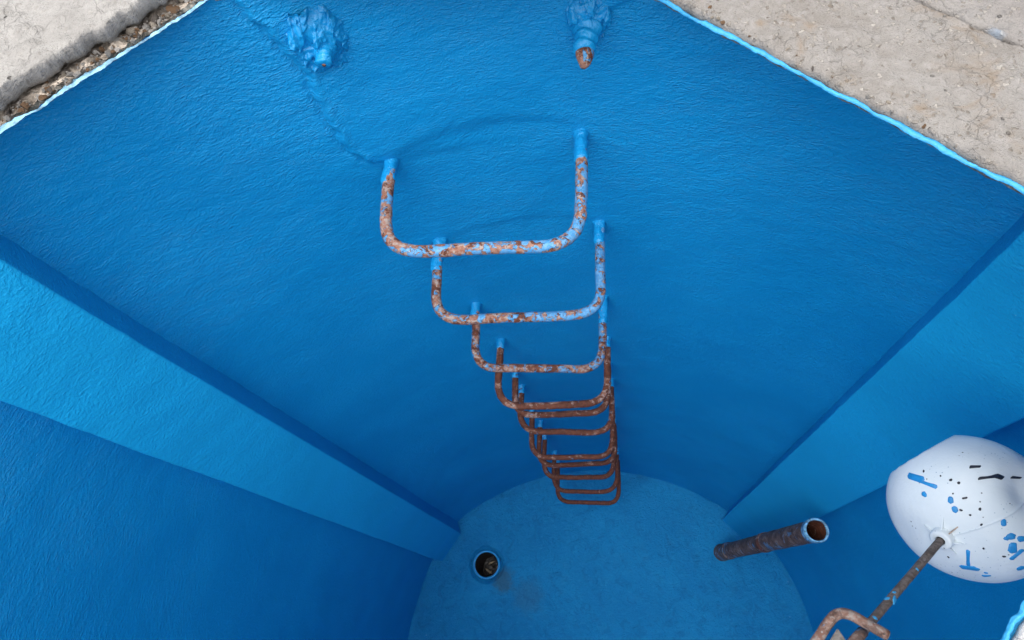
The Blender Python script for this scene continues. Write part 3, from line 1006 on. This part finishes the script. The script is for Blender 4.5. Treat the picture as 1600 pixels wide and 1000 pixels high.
# paint splashes, thin raised drops on the shell
M_SPL = plain('blue_paint_drop', (0.02, 0.24, 0.56), 0.35, 0.12, 0, 60)
M_SPD = plain('dark_paint_drop', (0.016, 0.022, 0.035), 0.4, 0.2, 0, 60)
def splash(pa, pb, ra, rb, mat, seed):
    a, b = Vector(pa), Vector(pb)
    ln = (b - a).length
    d = (b - a).normalized() if ln > 1e-5 else Vector((1, 0))
    n = Vector((-d.y, d.x))
    m = 26
    ringo = []
    for k_ in range(m):
        an = 2 * math.pi * k_ / m
        r = (rb if math.cos(an) > 0 else ra)
        wob = 1 + 0.28 * nz(math.cos(an) * 1.7 + seed, math.sin(an) * 1.7, seed * 2)
        c_ = b if math.cos(an) > 0 else a
        ringo.append(c_ + (d * math.cos(an) + n * math.sin(an)) * r * wob)
    cen = (a + b) / 2
    V, F = [], []
    for f, h in ((1.0, -0.0006), (0.93, 0.0007), (0.6, 0.0012), (0.0, 0.0012)):
        for p in ringo:
            q = cen + (p - cen) * f if f < 0.9 else p - (p - cen) * (1 - f)
            o_ = loc2w((q.x, q.y, -0.4))
            hit, nn, _, _ = bvh.ray_cast(o_, w_)
            if hit is None:
                return
            if nn.dot(w_) > 0:
                nn = -nn
            V.append(hit + nn * h)
    o = mesh('paint_splash', V, grid_faces(4, m, True), mat)
    adopt(o, fl_, shell)
PX = 0.00128
BLU = [((-0.099, 0.0751), (-0.0432, 0.0911), 4.5, 3), ((-0.095, 0.079), (-0.0714, 0.0885), 3.5, 4), ((-0.0585, 0.0668), (-0.0569, 0.0665), 4, 4), ((-0.0114, 0.0839), (-0.0101, 0.0807), 4, 4), ((0.001, 0.0709), (0.0032, 0.068), 4, 4),
       ((0.0453, -0.0057), (0.0524, -0.0451), 3, 3), ((0.0442, -0.0587), (0.0641, -0.0484), 5, 6), ((0.0779, 0.0788), (0.0799, 0.0732), 3, 3), ((0.0958, 0.0538), (0.097, 0.0528), 5, 5), ((0.0915, 0.0475), (0.0924, 0.0477), 3, 3),
       ((0.1038, 0.0376), (0.1065, 0.0234), 4, 5), ((0.1097, 0.0047), (0.1182, 0.0264), 3, 3), ((0.1098, 0.0519), (0.1113, 0.0495), 4, 4), ((0.1248, -0.0214), (0.1274, -0.0175), 4, 4), ((0.0784, -0.0671), (0.0873, -0.0591), 3, 2), ((0.0802, -0.0527), (0.082, -0.0517), 2, 2)]
DRK = [((-0.0061, 0.142), (0.0068, 0.146), 2.0, 1.2), ((0.0154, 0.132), (0.0367, 0.139), 2.0, 2.2), ((0.0367, 0.139), (0.0455, 0.136), 2.2, 1.6), ((0.0558, 0.1335), (0.0671, 0.1293), 1.2, 1.0), ((0.0064, 0.094), (0.0115, 0.0975), 1.5, 1.5),
       ((-0.0254, 0.1136), (-0.0244, 0.1141), 2, 2), ((-0.0111, 0.1148), (-0.0102, 0.1152), 2, 2), ((-0.0772, 0.1007), (-0.0766, 0.1), 1.6, 1.6), ((0.038, 0.088), (0.0384, 0.0869), 2, 2), ((0.0104, 0.0732), (0.0127, 0.073), 1.7, 1.7),
       ((-0.0228, -0.0027), (-0.0189, -0.0031), 2, 2), ((0.0171, -0.0446), (0.0184, -0.0457), 1.5, 1.5), ((0.098, 0.0069), (0.0997, 0.0074), 2, 1.5), ((0.0665, 0.0144), (0.0668, 0.0129), 1.5, 1.5), ((0.0503, 0.0622), (0.0498, 0.0606), 1.5, 1.5),
       ((0.0277, 0.071), (0.0286, 0.0714), 1.5, 1.5), ((-0.0443, 0.1116), (-0.0443, 0.1112), 1.2, 1.2), ((-0.0116, 0.095), (-0.0116, 0.0946), 1.2, 1.2)]
for j, (a, b, ra, rb) in enumerate(BLU):
    splash(a, b, ra * PX, rb * PX, M_SPL, j * 1.3 + 0.4)
for j, (a, b, ra, rb) in enumerate(DRK):
    splash(a, b, ra * PX * 0.9, rb * PX * 0.9, M_SPD, j * 1.1 + 9)
M_ARM = mat_rust('weathered_arm', 0.02, 0.15, 61.0, 0.8)
end = ROD - w_ * 0.16
pth = [HUB - w_ * 0.012 + (end - HUB) * (q / 40) for q in range(41)]
arm = adopt(tube('arm', pth, 0.0076, M_ARM, None, 20, 0.05, 90), fl_)
M_SLV = mat_rust('blue_grey_sleeve', 0.35, 0.2, 71.0, 0.55)
pth = [ROD - w_ * (0.004 + 0.14 * q / 10) for q in range(11)]
adopt(tube('sleeve', pth, [0.0092] + [0.0098] * 9 + [0.009], M_SLV, None, 20, 0.05, 60), fl_)
for f, s, an in ((0.70, 0.006, 0.4), (0.73, 0.004, 2.0), (0.40, 0.0025, 1.0), (0.90, 0.003, 1.2), (0.66, 0.0025, 1.6)):
    c_ = HUB.lerp(ROD, f)
    side = Vector((0, 0, 1)).cross(w_).normalized()
    upn = w_.cross(side)
    if upn.z < 0:
        upn = -upn
    d = (upn * math.cos(an - 1.0) + side * math.sin(an - 1.0)).normalized()
    bm = bmesh.new()
    bmesh.ops.create_icosphere(bm, subdivisions=2, radius=1)
    rot = d.to_track_quat('Z', 'Y').to_matrix()
    for vv in bm.verts:
        e = vv.co * (1 + 0.3 * noise.noise(vv.co * 1.5 + Vector((f * 9, 0, 0))))
        vv.co = c_ + d * 0.0073 + rot @ Vector((e.x * s * 1.5, e.y * s, e.z * 0.0016))
    me = bpy.data.meshes.new('paint_drop')
    bm.to_mesh(me)
    bm.free()
    me.materials.append(M_LIP)
    o = bpy.data.objects.new('paint_drop', me)
    link(o)
    adopt(o, fl_, arm)

# ------------------------------------------------------------------ bent pipe bracket over the arm
def at(qx, qy, d):
    return Vector((qx * d, qy * d, CAMZ - d))
bp = thing('bent_pipe', 'bent rusty pipe hook crossing over the float arm at the bottom edge', 'pipe', tuple(at(0.30, 0.0, 1.33)))
ctrl = [at(0.215, -0.085, 1.36), at(0.250, -0.042, 1.345), at(0.279, -0.008, 1.335), at(0.2975, 0.0155, 1.33), at(0.311, 0.0270, 1.328), at(0.3265, 0.0275, 1.326), at(0.3465, 0.0175, 1.325), at(0.3695, 0.0055, 1.325)]
pth = catmull(ctrl, 8)
adopt(tube('pipe', pth, 0.0092, mat_rust('rusty_hook', 0.0, 0.55, 81.0, 0.45), None, 20, 0.05, 70), bp)
adopt(tube('cut_end', [pth[-1] - (pth[-1] - pth[-2]) * 0.1, pth[-1] + (pth[-1] - pth[-2]).normalized() * 0.0015], 0.0082, plain('cut_steel', (0.16, 0.14, 0.125), 0.7, 0.3, 0.002, 150), None, 18), bp)
def block(name, pts, h, mat, root, bev=0.002):
    bm = bmesh.new()
    vs = [bm.verts.new(p) for p in pts]
    f = bm.faces.new(vs)
    r = bmesh.ops.extrude_face_region(bm, geom=[f])
    for e in r['geom']:
        if isinstance(e, bmesh.types.BMVert):
            e.co.z -= h
    bmesh.ops.recalc_face_normals(bm, faces=bm.faces)
    bmesh.ops.bevel(bm, geom=bm.edges[:], offset=bev, segments=2, affect='EDGES')
    me = bpy.data.meshes.new(name)
    bm.to_mesh(me)
    bm.free()
    me.materials.append(mat)
    o = bpy.data.objects.new(name, me)
    link(o)
    return adopt(o, root)
M_PLATE = plain('grey_plate', (0.24, 0.225, 0.21), 0.6, 0.3, 0.003, 80)
block('plate', [at(0.309, 0.010, 1.352), at(0.320, -0.0085, 1.352), at(0.300, -0.045, 1.352), at(0.278, -0.030, 1.352)], 0.006, M_PLATE, bp)
block('valve_block', [at(0.3055, -0.0060, 1.336), at(0.321, -0.016, 1.336), at(0.302, -0.045, 1.336), at(0.284, -0.034, 1.336)], 0.012, plain('cream_block', (0.55, 0.50, 0.41), 0.6, 0.3, 0.004, 70), bp)
hx = at(0.235, -0.075, 1.345)
adopt(tube('hanger', [hx + Vector((0.0, -0.01, -0.06)), hx + Vector((0.0, -0.01, 0.1)), hx + Vector((0.0, -0.01, 0.3)), Vector((hx.x, hx.y - 0.01, RIM - 0.10))], 0.019, mat_rust('rusty_hanger', 0.1, 0.4, 91.0), None, 20, 0.03), bp)
